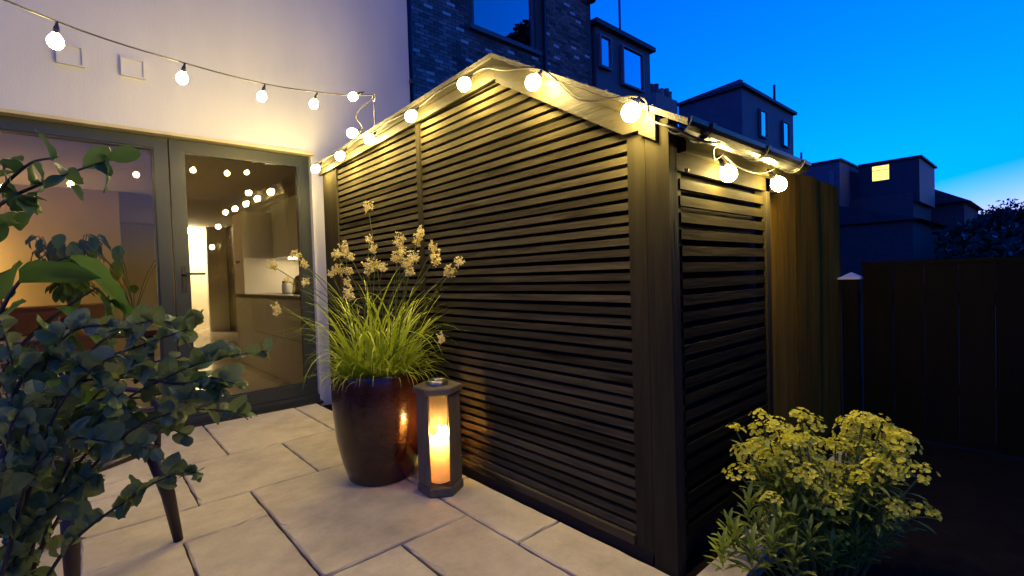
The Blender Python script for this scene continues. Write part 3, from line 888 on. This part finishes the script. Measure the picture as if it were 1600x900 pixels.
br = [[(30, 960, 1.15), (110, 850, 1.15), (200, 780, 1.18), (262, 745, 1.2), (306, 738, 1.2)],
      [(20, 930, 1.15), (70, 800, 1.15), (150, 660, 1.2), (260, 590, 1.22), (340, 560, 1.25), (418, 548, 1.25)],
      [(30, 930, 1.2), (110, 740, 1.2), (220, 650, 1.25), (330, 640, 1.28), (388, 648, 1.3)],
      [(10, 930, 1.15), (60, 700, 1.15), (130, 580, 1.2), (220, 540, 1.2), (290, 515, 1.22), (312, 497, 1.22)],
      [(0, 920, 1.1), (30, 740, 1.1), (60, 600, 1.15), (100, 520, 1.15)],
      [(-20, 900, 1.1), (10, 700, 1.1), (20, 580, 1.12), (0, 500, 1.12)],
      [(0, 900, 1.15), (50, 700, 1.2), (140, 630, 1.22), (230, 620, 1.25), (310, 600, 1.25), (350, 608, 1.25)],
      [(-10, 930, 1.05), (40, 760, 1.08), (100, 690, 1.1), (170, 690, 1.1), (230, 700, 1.12)],
      [(-30, 900, 1.0), (0, 760, 1.0), (20, 660, 1.02), (70, 610, 1.05)],
      [(10, 930, 1.2), (80, 720, 1.25), (170, 600, 1.3), (270, 560, 1.3), (310, 580, 1.3)],
      [(0, 930, 1.1), (40, 830, 1.12), (110, 770, 1.15), (150, 740, 1.15)],
      [(20, 930, 1.2), (120, 760, 1.2), (210, 670, 1.2), (280, 640, 1.2), (300, 610, 1.2)],
      [(-10, 930, 1.1), (30, 820, 1.1), (90, 640, 1.12), (170, 560, 1.15), (230, 570, 1.15)],
      [(10, 800, 1.2), (70, 650, 1.22), (150, 540, 1.25), (250, 500, 1.28), (300, 545, 1.28)], [(10, 800, 1.2), (90, 620, 1.22), (190, 590, 1.22), (280, 600, 1.22), (330, 590, 1.25), (372, 602, 1.25)],
      [(0, 760, 1.15), (60, 590, 1.15), (110, 520, 1.18), (180, 510, 1.2), (240, 540, 1.2)], [(0, 800, 1.2), (90, 680, 1.2), (170, 640, 1.22), (240, 660, 1.22), (290, 680, 1.25)], [(-10, 760, 1.12), (30, 600, 1.12), (90, 560, 1.15), (150, 590, 1.15), (200, 640, 1.15)]]
st = MB()
rootp = Vector((-.26, 1.66, .25))
cnt = 0
over = MB()
ru.shuffle(br)
for bi, b in enumerate(br):
    pts = [rootp + Vector((ru.uniform(-.05, .05), ru.uniform(-.05, .05), 0))] + [at(*p) for p in b]
    path = smoothpath(pts, 9)
    k = len(path)
    st.tube(path, [.0045 * (1 - i / k) + .0012 for i in range(k)], 5)
    start = 7
    for i in range(start, k):
        d = (path[min(i + 1, k - 1)] - path[i - 1]).normalized()
        for sgn in (1, -1):
            if ru.random() < .40:
                continue
            q = d.to_track_quat('X', 'Z')
            q = q @ Matrix.Rotation(ru.uniform(0, 6.28), 3, 'X').to_quaternion() @ Matrix.Rotation(ru.uniform(.6, 1.3), 3, 'Z').to_quaternion() @ Matrix.Rotation(ru.uniform(-.5, .5), 3, 'X').to_quaternion()
            src, pp, sz = me_euc[ru.choice([0, 0, 1, 1, 2, 3, 4])], path[i] + d * ru.uniform(-.012, .012), ru.uniform(.6, 1.3) * (1 if i < k - 4 else .85)
            if cnt < 298:
                inst('leaf', src, es, pp, q, sz)
            else:
                over.add([q @ (v.co * sz) + pp for v in src.vertices], [tuple(f.vertices) for f in src.polygons])
            cnt += 1
st.build('stems', 'stem', es)
# the remaining leaves, and smaller inner ones that fill the shrub
m = over
for i in range(170):
    b = ru.choice(br)
    j = ru.randrange(0, len(b) - 1)
    a, c = at(*b[j]), at(*b[j + 1])
    p = a.lerp(c, ru.random()) + Vector((ru.gauss(0, .03), ru.gauss(0, .03), ru.gauss(0, .032)))
    u = max(0, (p - rootp).length)
    if u > .55 or p.z < .5:
        continue
    q = Matrix.Rotation(ru.uniform(0, 6.28), 3, 'Z') @ Matrix.Rotation(ru.uniform(-1, 1), 3, 'Y') @ Matrix.Rotation(ru.uniform(0, 6), 3, 'X')
    src = me_euc[ru.choice([0, 1, 3, 4])]
    s = ru.uniform(.5, .95)
    m.add([q @ (v.co * s) + p for v in src.vertices], [tuple(f.vertices) for f in src.polygons])
m.build('inner_leaves', 'euc', es, kind='stuff')
ep = thing('shrub_pot', (-.26, 1.66, 0), 'dark round pot at the foot of the eucalyptus shrub', 'pot')
MB().lathe([(0, .0), (.11, .0), (.15, .22), (.155, .25), (.145, .255), (.14, .24), (0, .235)], (-.26, 1.66, .001), 28).build('pot_body', 'pot', ep, True)

# taller broad-leaved shrub rising behind it
me_big = [roundleaf(.19, .055, .25).mesh('leaf', 'broad', True), roundleaf(.15, .05, .35).mesh('leaf', 'broad', True)]
me_mid = [roundleaf(.075, .02, .25).mesh('leaf', 'euc2', True), roundleaf(.065, .022, .3).mesh('leaf', 'euc2', True)]
bs = thing('broadleaf_shrub', (-.42, 1.9, 0), 'tall shrub with large broad green leaves in front of the glazed door', 'shrub')
st = MB()
broot = Vector((-.42, 1.9, 0))
for b in [[(-40, 700, 1.3), (-10, 520, 1.3), (40, 430, 1.32), (110, 400, 1.35)], [(-40, 700, 1.35), (20, 560, 1.35), (90, 490, 1.35), (150, 450, 1.38)], [(-60, 600, 1.3), (-40, 420, 1.3), (-10, 330, 1.3), (70, 285, 1.32), (170, 250, 1.35)], [(-60, 600, 1.3), (-40, 450, 1.3), (-20, 330, 1.28), (40, 260, 1.28), (90, 245, 1.28)]]:
    path = smoothpath([broot] + [at(*p) for p in b], 6)
    st.tube(path, [.008 * (1 - i / len(path)) + .002 for i in range(len(path))], 5)
st.build('stems', 'stem', bs)
def leafpt(me, px, py, d, dx, dy, dd, s, roll=0.0, name='leaf'):
    """a leaf at a point of the shrub, growing along a direction"""
    a, b = at(px, py, d), at(px + dx, py + dy, d + dd)
    q = (b - a).normalized().to_track_quat('X', 'Z') @ Matrix.Rotation(roll, 3, 'X').to_quaternion()
    inst(name, me, bs, a, q, s)
for (px, py, d, dx, dy, dd, s, rl, k) in [(30, 440, 1.3, 100, -25, .02, .85, -.5, 0), (110, 400, 1.35, 90, 60, .05, .85, -.6, 0), (90, 480, 1.33, 90, 55, .05, .8, -.6, 0), (150, 450, 1.38, 60, 75, -.02, .7, -.7, 1), (40, 470, 1.3, -60, 40, 0, .9, -.5, 0), (60, 500, 1.32, 55, 40, -.05, .9, -.8, 1),
                                            (20, 420, 1.33, -50, 30, .1, .9, -.7, 1), (100, 520, 1.33, 60, 40, 0, .6, -.8, 1), (170, 470, 1.38, 70, 35, .05, .55, -.6, 1), (0, 540, 1.25, 60, 40, .05, .8, -.6, 0), (20, 590, 1.25, 80, -30, .05, .7, -.6, 1), (-10, 640, 1.2, 60, -10, .05, .9, -.7, 0)]:
    leafpt(me_big[k], px, py, d, dx, dy, dd, s * 1.3, rl)
rl = random.Random(9)
for (px, py, d) in [(10, 290, 1.3), (30, 270, 1.3), (50, 255, 1.28), (80, 250, 1.28), (70, 285, 1.32), (100, 275, 1.33), (130, 262, 1.34), (150, 255, 1.35), (170, 250, 1.35), (20, 330, 1.28), (0, 345, 1.28), (45, 330, 1.3), (10, 250, 1.28), (60, 300, 1.3), (-5, 380, 1.28), (30, 310, 1.27), (110, 290, 1.32)]:
    for j in range(2 if px < 110 else 1):
        leafpt(me_mid[j], px, py, d, rl.uniform(-30, 70), rl.uniform(-35, 45), rl.uniform(-.04, .04), rl.uniform(.8, 1.25), rl.uniform(-1.3, .3))
leafpt(me_mid[0], 160, 240, 1.35, 22, 60, .0, 1.5, -.8)
# houseplants indoors
def houseplant(name, x, y, z, label, n, hmin, hmax, ls, seed, spread=.55):
    t = thing(name, (x, y, z), label, 'houseplant')
    MB().lathe([(0, 0), (.07, 0), (.09, .14), (.085, .145), (.08, .13), (0, .13)], (x, y, z), 20).build('pot', 'redwood', t, True)
    r = random.Random(seed)
    s = MB()
    for i in range(n):
        a = r.uniform(0, 6.28)
        h = r.uniform(hmin, hmax)
        tip = Vector((x + math.cos(a) * h * spread * r.uniform(.3, 1), y + math.sin(a) * h * .3, z + .13 + h))
        s.tube(smoothpath([(x, y, z + .12), Vector((x, y, z + .12)).lerp(tip, .5) + Vector((0, 0, .06)), tip], 5), .004, 4)
        q = Matrix.Rotation(a, 3, 'Z') @ Matrix.Rotation(r.uniform(.3, 1.2), 3, 'Y')
        inst('leaf', me_big[i % 2], t, tip, q.to_quaternion(), ls * r.uniform(.7, 1.2))
    s.build('stems', 'gstem', t)
houseplant('leafy_houseplant', -.05, 5.05, .70, 'bushy dark houseplant on the table behind the left glass pane', 130, .22, .66, .62, 2, .38)
houseplant('tall_houseplant', .32, 5.12, .70, 'long-stemmed heart-leaved houseplant close to the door frame inside', 9, .2, .62, .85, 4)
houseplant('small_houseplant', -.45, 5.08, .70, 'low spreading houseplant at the end of the indoor table', 10, .1, .35, .9, 6)

# ================================================================ RATTAN CHAIR
ch = thing('rattan_chair', (0, 2.5, 0), 'dark woven rattan chair with splayed legs behind the eucalyptus', 'chair')
A0, A1 = Vector((.205, 2.43, .40)), Vector((-.06, 2.24, .40))
nrm = Vector((-.583, .813, 0))
back0, back1 = A0 + nrm * .42, A1 + nrm * .42
cen = (A0 + A1 + back0 + back1) / 4
for c in (A0, A1, back0, back1):
    d = (c - cen).normalized()
    foot = Vector((c.x, c.y, 0)) + Vector((d.x, d.y, 0)) * .055
    MB().tube([c - Vector((d.x, d.y, 0)) * .02 - Vector((0, 0, .005)), c.lerp(foot, .5), foot + Vector((0, 0, .0))], [.03, .025, .018], 10).build('leg', 'darkwood', ch, True)
fr = MB()
loop = [A0, A1, back1, back0, A0]
for a, b in zip(loop, loop[1:]):
    fr.tube([a, b], .014, 8)
fr.build('seat_frame', 'rattan', ch, True)
ws = MB()
for i in range(16):
    t = (i + .5) / 16
    ws.tube([A0.lerp(A1, t), cen * .0 + (A0.lerp(A1, t) + back0.lerp(back1, t)) / 2 - Vector((0, 0, .012)), back0.lerp(back1, t)], .007, 5)
    ws.tube([A0.lerp(back0, t), (A0.lerp(back0, t) + A1.lerp(back1, t)) / 2 - Vector((0, 0, .008)), A1.lerp(back1, t)], .007, 5)
ws.build('woven_seat', 'rattan', ch, True)
top0, top1 = back0 + nrm * .08 + Vector((0, 0, .42)), back1 + nrm * .08 + Vector((0, 0, .42))
tm = (top0 + top1) / 2 + nrm * .06 + Vector((0, 0, .02))
rail = smoothpath([back0, back0.lerp(top0, .6) + nrm * .02, top0, tm, top1, back1.lerp(top1, .6) + nrm * .02, back1], 6)
MB().tube(rail, .014, 8).build('back_frame', 'rattan', ch, True)
ws = MB()
bow = smoothpath([top0, tm, top1], 8)
for i in range(17):
    b = bow[i]
    ws.tube([back0.lerp(back1, i / 16), b], .005, 5)
for i in range(1, 12):
    t = i / 12
    ws.tube([(back0.lerp(back1, k / 16)).lerp(bow[k], t) + nrm * (.006 if (k + i) % 2 else -.006) for k in range(17)], .005, 5)
ws.build('woven_back', 'rattan', ch, True)
for s0, s1_, e in ((A0, back0, top0), (A1, back1, top1)):
    MB().tube(smoothpath([s0, s0 + Vector((0, 0, .2)), s0.lerp(s1_, .4) + Vector((0, 0, .235)), s1_.lerp(e, .62)], 6), .012, 8).build('armrest', 'rattan', ch, True)

# ================================================================ NEIGHBOURING HOUSES
def window(parent, x0, x1, z0, z1, y, fw=.07, bars=(.5,), lit=None):
    """sash window let into a rear wall that faces the gardens"""
    w = MB()
    w.box((x0, y - .03, z0), (x0 + fw, y + .06, z1)).box((x1 - fw, y - .03, z0), (x1, y + .06, z1)).box((x0 + fw, y - .03, z1 - fw), (x1 - fw, y + .06, z1)).box((x0 + fw, y - .03, z0), (x1 - fw, y + .06, z0 + fw))
    for b in bars:
        zz = z0 + (z1 - z0) * b
        w.box((x0 + fw, y - .02, zz - .03), (x1 - fw, y + .05, zz + .03))
    o = w.build('window', 'trim', parent)
    MB().add([(x0 + fw, y + .02, z0 + fw), (x1 - fw, y + .02, z0 + fw), (x1 - fw, y + .02, z1 - fw), (x0 + fw, y + .02, z1 - fw)], [(0, 1, 2, 3)]).build('pane', 'pane', o)
    MB().box((x0 + .06, y + .04, z0 + .06), (x1 - .06, y + .06, z1 - .06)).build('dark_room_sheet', 'dimroom', o)  # dark sheet in place of the unlit room behind the glass
    return o
YB = 8.5
bh = thing('brick_house', (7.8, YB, 0), 'dark brick terraced house with large sash window rising behind the shed', 'house')
WX0, WX1, WZ0, WZ1 = 6.62, 8.60, 6.55, 9.0
for (x0, x1, z0, z1) in [(2.6, WX0, 0, 10.5), (WX1, 10.75, 0, 10.5), (WX0, WX1, 0, WZ0), (WX0, WX1, WZ1, 10.5)]:
    MB().box((x0, YB, z0), (x1, YB + .35, z1)).build('wall', 'mortar', bh)
MB().box((2.6, YB + .35, 0), (10.75, 17, 10.5)).build('house_body', 'mortar', bh)
MB().prism([(YB - .3, 10.5), (17.3, 10.5), (12.8, 13)], 0, 2.4, 10.9).build('roof', 'slate', bh)
w = MB().box((WX0, YB + .05, WZ0), (WX0 + .1, YB + .14, WZ1)).box((WX1 - .1, YB + .05, WZ0), (WX1, YB + .14, WZ1)).box((WX0 + .1, YB + .05, WZ0), (WX1 - .1, YB + .14, WZ0 + .1)).box((WX0 + .1, YB + .05, WZ1 - .1), (WX1 - .1, YB + .14, WZ1)).box((WX0 + .1, YB + .055, 8.0), (WX1 - .1, YB + .135, 8.06)).build('sash_window', 'greyclad', bh)
MB().add([(WX0 + .1, YB + .09, WZ0 + .1), (WX1 - .1, YB + .09, WZ0 + .1), (WX1 - .1, YB + .09, WZ1 - .1), (WX0 + .1, YB + .09, WZ1 - .1)], [(0, 1, 2, 3)]).build('pane', 'pane', w)
MB().box((WX0 - .1, YB - .09, WZ0 - .09), (WX1 + .1, YB + .05, WZ0 - .001)).build('sill', 'greyclad', w)
MB().box((WX0, YB + .25, WZ0), (WX1, YB + .3, WZ1)).build('dark_room_sheet', 'dimroom', w)  # dark sheet painted as the shade of the room inside
# bricks, running bond
me_b = MB().box((-.104, -.006, -.031), (.104, .05, .031)).mesh('brick', 'brick')
me_bp = MB().box((-.104, -.006, -.031), (.104, .05, .031)).mesh('brick', 'brickpale')
rb = random.Random(21)
bl = []
row = 0
zz = 3.3
while zz < 9.2:
    x = 4.6 + (.1125 if row % 2 else 0)
    while x < 10.65:
        if not (x + .11 > WX0 and x - .11 < WX1 and zz + .04 > WZ0 - .1 and zz - .04 < WZ1) and not (8.72 < x < 8.98):
            bl.append((x, zz))
        x += .225
    row += 1
    zz += .075
vis = lambda b: (math.hypot(b[0], YB), 0)[0] + (0 if 4.9 < b[0] and (b[1] > 3.6 + max(0, b[0] - 5) * .9) and b[1] < 8.2 else 20)
bl.sort(key=vis)
rest, restp = MB(), MB()
for k, (x, zz) in enumerate(bl):
    pale = rb.random() < .09
    dy = rb.uniform(-.004, .004)
    if k < 295:
        inst('brick', me_bp if pale else me_b, bh, (x, YB + dy, zz))
    else:
        (restp if pale else rest).box((x - .104, YB - .006 + dy, zz - .031), (x + .104, YB + .01, zz + .031))
rest.build('brickwork', 'brick', bh, kind='stuff')
restp.build('pale_brickwork', 'brickpale', bh, kind='stuff')
dp = MB().tube([(8.85, YB - .06, 0), (8.85, YB - .06, 10.4)], .045, 10)
dp.build('downpipe', 'gutter', bh, True)
MB().tube([(4.97, 8.35, 0), (4.97, 8.35, 10.4)], .05, 10).build('downpipe', 'gutter', bh, True)
MB().lathe([(0, 0), (.12, .05), (.14, .14), (.05, .2)], (10.62, YB - .15, 8.35), 12, bottom=True).build('hopper', 'gutter', bh, True)

def dormer_house(name, label, x0, x1, y0, y1, zt, eave, ridge, wins, mat='greyclad', depth=9):
    h = thing(name, ((x0 + x1) / 2, y0, 0), label, 'house', 'terraced houses behind the gardens')
    MB().box((x0 - .2, y0 + .3, 0), (x1 + .6, y0 + depth, eave)).build('wall', 'mortar', h)
    MB().prism([(y0 + .1, eave), (y0 + depth + .2, eave), (y0 + depth / 2, ridge)], 0, x0 + .1, x1 + .7).build('roof', 'slate', h)
    d = MB().box((x0, y0, eave - .6), (x1, y1, zt)).build('dormer', mat, h)
    MB().box((x0 - .12, y0 - .15, zt), (x1 + .12, y1, zt + .13)).build('dormer_roof', 'slate', d)
    for (a, b, c, e) in wins:
        window(h, a, b, c, e, y0 - .09, .06, ())
    return h
h2 = dormer_house('dormer_house', 'terraced house with grey dormer and two tall windows past the brick house', 10.95, 13.66, 8.5, 11.5, 7.95, 5.6, 8.4, [(11.0, 11.55, 6.8, 7.72), (12.05, 13.15, 6.55, 7.72)])
MB().tube([(12.25, 8.6, 8.0), (12.25, 8.6, 10.5)], .035, 8).build('aerial_pole', 'gutter', h2)
h3 = dormer_house('dormer_house', 'terraced house with sloping-topped grey dormer beyond the chimney pots', 20.4, 26.2, 8.5, 11.3, 8.45, 5.8, 8.3, [(22.0, 22.75, 6.7, 7.9), (24.6, 25.4, 6.7, 7.9)])
MB().prism([(8.5, 8.58), (11.3, 8.58), (8.5, 8.76)], 0, 20.3, 20.55).build('parapet', 'greyclad', h3)
MB().tube([(24.0, 8.55, 8.5), (24.0, 8.55, 9.4)], .06, 8).build('flue_pipe', 'gutter', h3)
h4 = dormer_house('dormer_house', 'distant terraced house with one lit yellow dormer window', 41.0, 47, 5.9, 9.2, 7.95, 5.7, 8.2, [], 'slate')
lw = MB().box((40.96, 7.42, 6.72), (41.0, 8.46, 6.80)).box((40.96, 7.42, 7.78), (41.0, 8.46, 7.86)).box((40.96, 7.42, 6.80), (41.0, 7.48, 7.78)).box((40.96, 8.40, 6.80), (41.0, 8.46, 7.78)).box((40.955, 7.48, 7.46), (40.985, 8.40, 7.50)).build('window', 'trim', h4)
MB().box((40.97, 7.48, 6.80), (40.99, 8.40, 7.78)).build('lit_blind', 'yellowroom', lw)
h5 = dormer_house('dormer_house', 'distant terraced house with flat dark dormer beside the lit window', 38.5, 44, 9.7, 13.5, 8.15, 5.7, 8.0, [])
MB().box((38.44, 10.0, 6.2), (38.5, 10.3, 7.6)).build('pale_board', 'trim', h5)
MB().tube([(37.2, 11.6, 7.0), (37.2, 11.6, 8.9)], .07, 8).build('flue_pipe', 'gutter', h5)
h6 = thing('far_house', (52, 5.5, 0), 'far terraced house with stepped roof ends above the dark gardens', 'house', 'terraced houses behind the gardens')
MB().box((50, 4.6, 0), (60, 14, 5.6)).build('wall', 'mortar', h6)
MB().prism([(4.2, 5.6), (14.4, 5.6), (9.3, 8.5)], 0, 49.6, 60.4).build('roof', 'slate', h6)
h7 = thing('far_house', (68, 5, 0), 'farthest low terraced house end in the dusk haze', 'house', 'terraced houses behind the gardens')
MB().box((64, 4.0, 0), (80, 14, 5.0)).build('wall', 'mortar', h7)
MB().prism([(3.6, 5.0), (14.4, 5.0), (9, 7.5)], 0, 63.6, 80.4).build('roof', 'slate', h7)
h8 = thing('garden_outbuilding', (30, 6, 0), 'dark flat-roofed garden extension below the dormer with the lit window', 'outbuilding')
MB().box((27.5, 4.2, 0), (36, 8.6, 3.0)).build('wall', 'mortar', h8)
MB().prism([(3.9, 3.0), (9.0, 3.0), (9.0, 4.6)], 0, 27.3, 36.2).build('roof', 'slate', h8)
cs = thing('chimney_stack', (20.5, 12.3, 0), 'brick chimney stack with a row of clay pots against the sky', 'chimney')
MB().box((19.7, 12, 5), (21.6, 12.7, 9.15)).build('stack', 'brick', cs)
for k, x in enumerate((19.9, 20.3, 20.75, 21.2, 21.45)):
    MB().lathe([(.17, 0), (.13, .1), (.13, .42 + .1 * (k % 2)), (.16, .46 + .1 * (k % 2)), (.1, .5 + .1 * (k % 2))], (x, 12.35, 9.15), 10, top=True).build('chimney_pot', 'brick', cs)

# ================================================================ TREES
def tree(name, x, y, h, rad, label, seed, n=2600, ls=.16):
    t = thing(name, (x, y, 0), label, 'tree', 'garden trees beyond the fence')
    r = random.Random(seed)
    tk = MB()
    tk.tube([(x, y, -.05), (x + .1, y, h * .3), (x, y + .1, h * .55), (x + .05, y, h * .8)], [h * .028, h * .022, h * .014, h * .005], 8)
    clumps = []
    for i in range(16):
        a = r.uniform(0, 6.28)
        el = r.uniform(-.2, 1.2)
        c = Vector((x, y, h * .6)) + Vector((math.cos(a) * math.cos(el) * rad, math.sin(a) * math.cos(el) * rad, math.sin(el) * h * .34)) * r.uniform(.45, .95)
        clumps.append((c, r.uniform(.22, .42) * rad))
        b = Vector((x, y, h * r.uniform(.3, .55)))
        tk.tube([b, b.lerp(c, .5) + Vector((0, 0, .2)), c], [h * .011, h * .007, h * .003], 5)
    tk.build('trunk', 'bark', t, True)
    m = MB()
    for i in range(n):
        c, cr = r.choice(clumps)
        d = Vector((r.gauss(0, 1), r.gauss(0, 1), r.gauss(0, .8))).normalized() * cr * r.uniform(.5, 1.15)
        p = c + d
        u = Vector((r.gauss(0, 1), r.gauss(0, 1), r.gauss(0, 1))).normalized() * ls * r.uniform(.6, 1.2)
        v = u.orthogonal().normalized() * ls * .45
        m.add([p - u, p + v, p + u, p - v], [(0, 1, 2, 3)])
    m.build('crown', 'treeleaf', t, kind='stuff')
tree('garden_tree', 36, 1.6, 4.1, 1.6, 'loose leafed garden tree standing dark against the pale horizon', 31, 2200, .13)
tree('garden_tree', 33, 0.2, 4.4, 2.0, 'taller dark tree rising at the end of the garden row', 32, 2600, .16)
tree('garden_tree', 44, 3.3, 4.3, 1.8, 'smaller tree beside the farthest house end', 33, 1800, .13)
tree('tall_tree', 25.2, -11, 21.5, 2.6, 'tall full tree across the gardens mirrored in the brick house window', 34, 4200, .4)
tree('tall_tree', 30, -11, 25, 3.6, 'broad spreading taller tree next to the tall tree across the gardens', 35, 4200, .4)
tree('garden_tree', 3.4, -8.2, 7.8, 2.1, 'upright dark tree at the end of the patio garden mirrored in the door glass', 36, 3600, .2)
tree('garden_tree', 7.2, -9.0, 8.8, 2.3, 'wide dark tree next to the upright tree at the garden end', 37, 3600, .22)
tree('garden_tree', 11.0, -8.6, 8.0, 2.2, 'rounded dark tree closing the row at the garden end', 38, 3200, .22)
hd = thing('sky_block_hedge', (8, -7, 0), 'unseen evergreen hedge added at the garden end to block the low sky', 'hedge')
MB().box((2.2, -7.4, -.05), (13.8, -6.9, 3.3)).build('hedge_core', 'bark', hd)  # hedge added out of view, darkens the low sky mirrored in the door glass
hm = MB()
rh = random.Random(55)
for i in range(9000):
    p = Vector((rh.uniform(2.0, 14), rh.choice((rh.gauss(-7.45, .08), rh.gauss(-6.85, .08), rh.uniform(-7.4, -6.9))), 0))
    top = 3.45 + .25 * math.sin(p.x * 1.3) + .15 * math.sin(p.x * 3.1)
    p.z = rh.uniform(0, top) if abs(p.y + 7.15) > .25 else top * rh.uniform(.93, 1.03)
    u = Vector((rh.gauss(0, 1), rh.gauss(0, 1), rh.gauss(0, 1))).normalized() * .11
    v = u.orthogonal().normalized() * .06
    hm.add([p - u, p + v, p + u, p - v], [(0, 1, 2, 3)])
hm.build('hedge_foliage', 'treeleaf', hd, kind='stuff')
hg = MB()
r = random.Random(77)
for i in range(9000):
    x, y = r.uniform(24, 48), 0
    y = r.uniform(-4, 3.2)
    zz = (1.9 + .35 * math.sin(x * .9) + .3 * math.sin(y * 1.7 + x * .4)) * r.uniform(.2, 1.08)
    u = Vector((r.gauss(0, 1), r.gauss(0, 1), r.gauss(0, 1))).normalized() * .18
    v = u.orthogonal().normalized() * .1
    p = Vector((x, y, zz))
    hg.add([p - u, p + v, p + u, p - v], [(0, 1, 2, 3)])
hg.build('shrubbery', 'treeleaf', None, kind='stuff', label='dark mass of garden shrubs beyond the low fence', category='shrubbery')
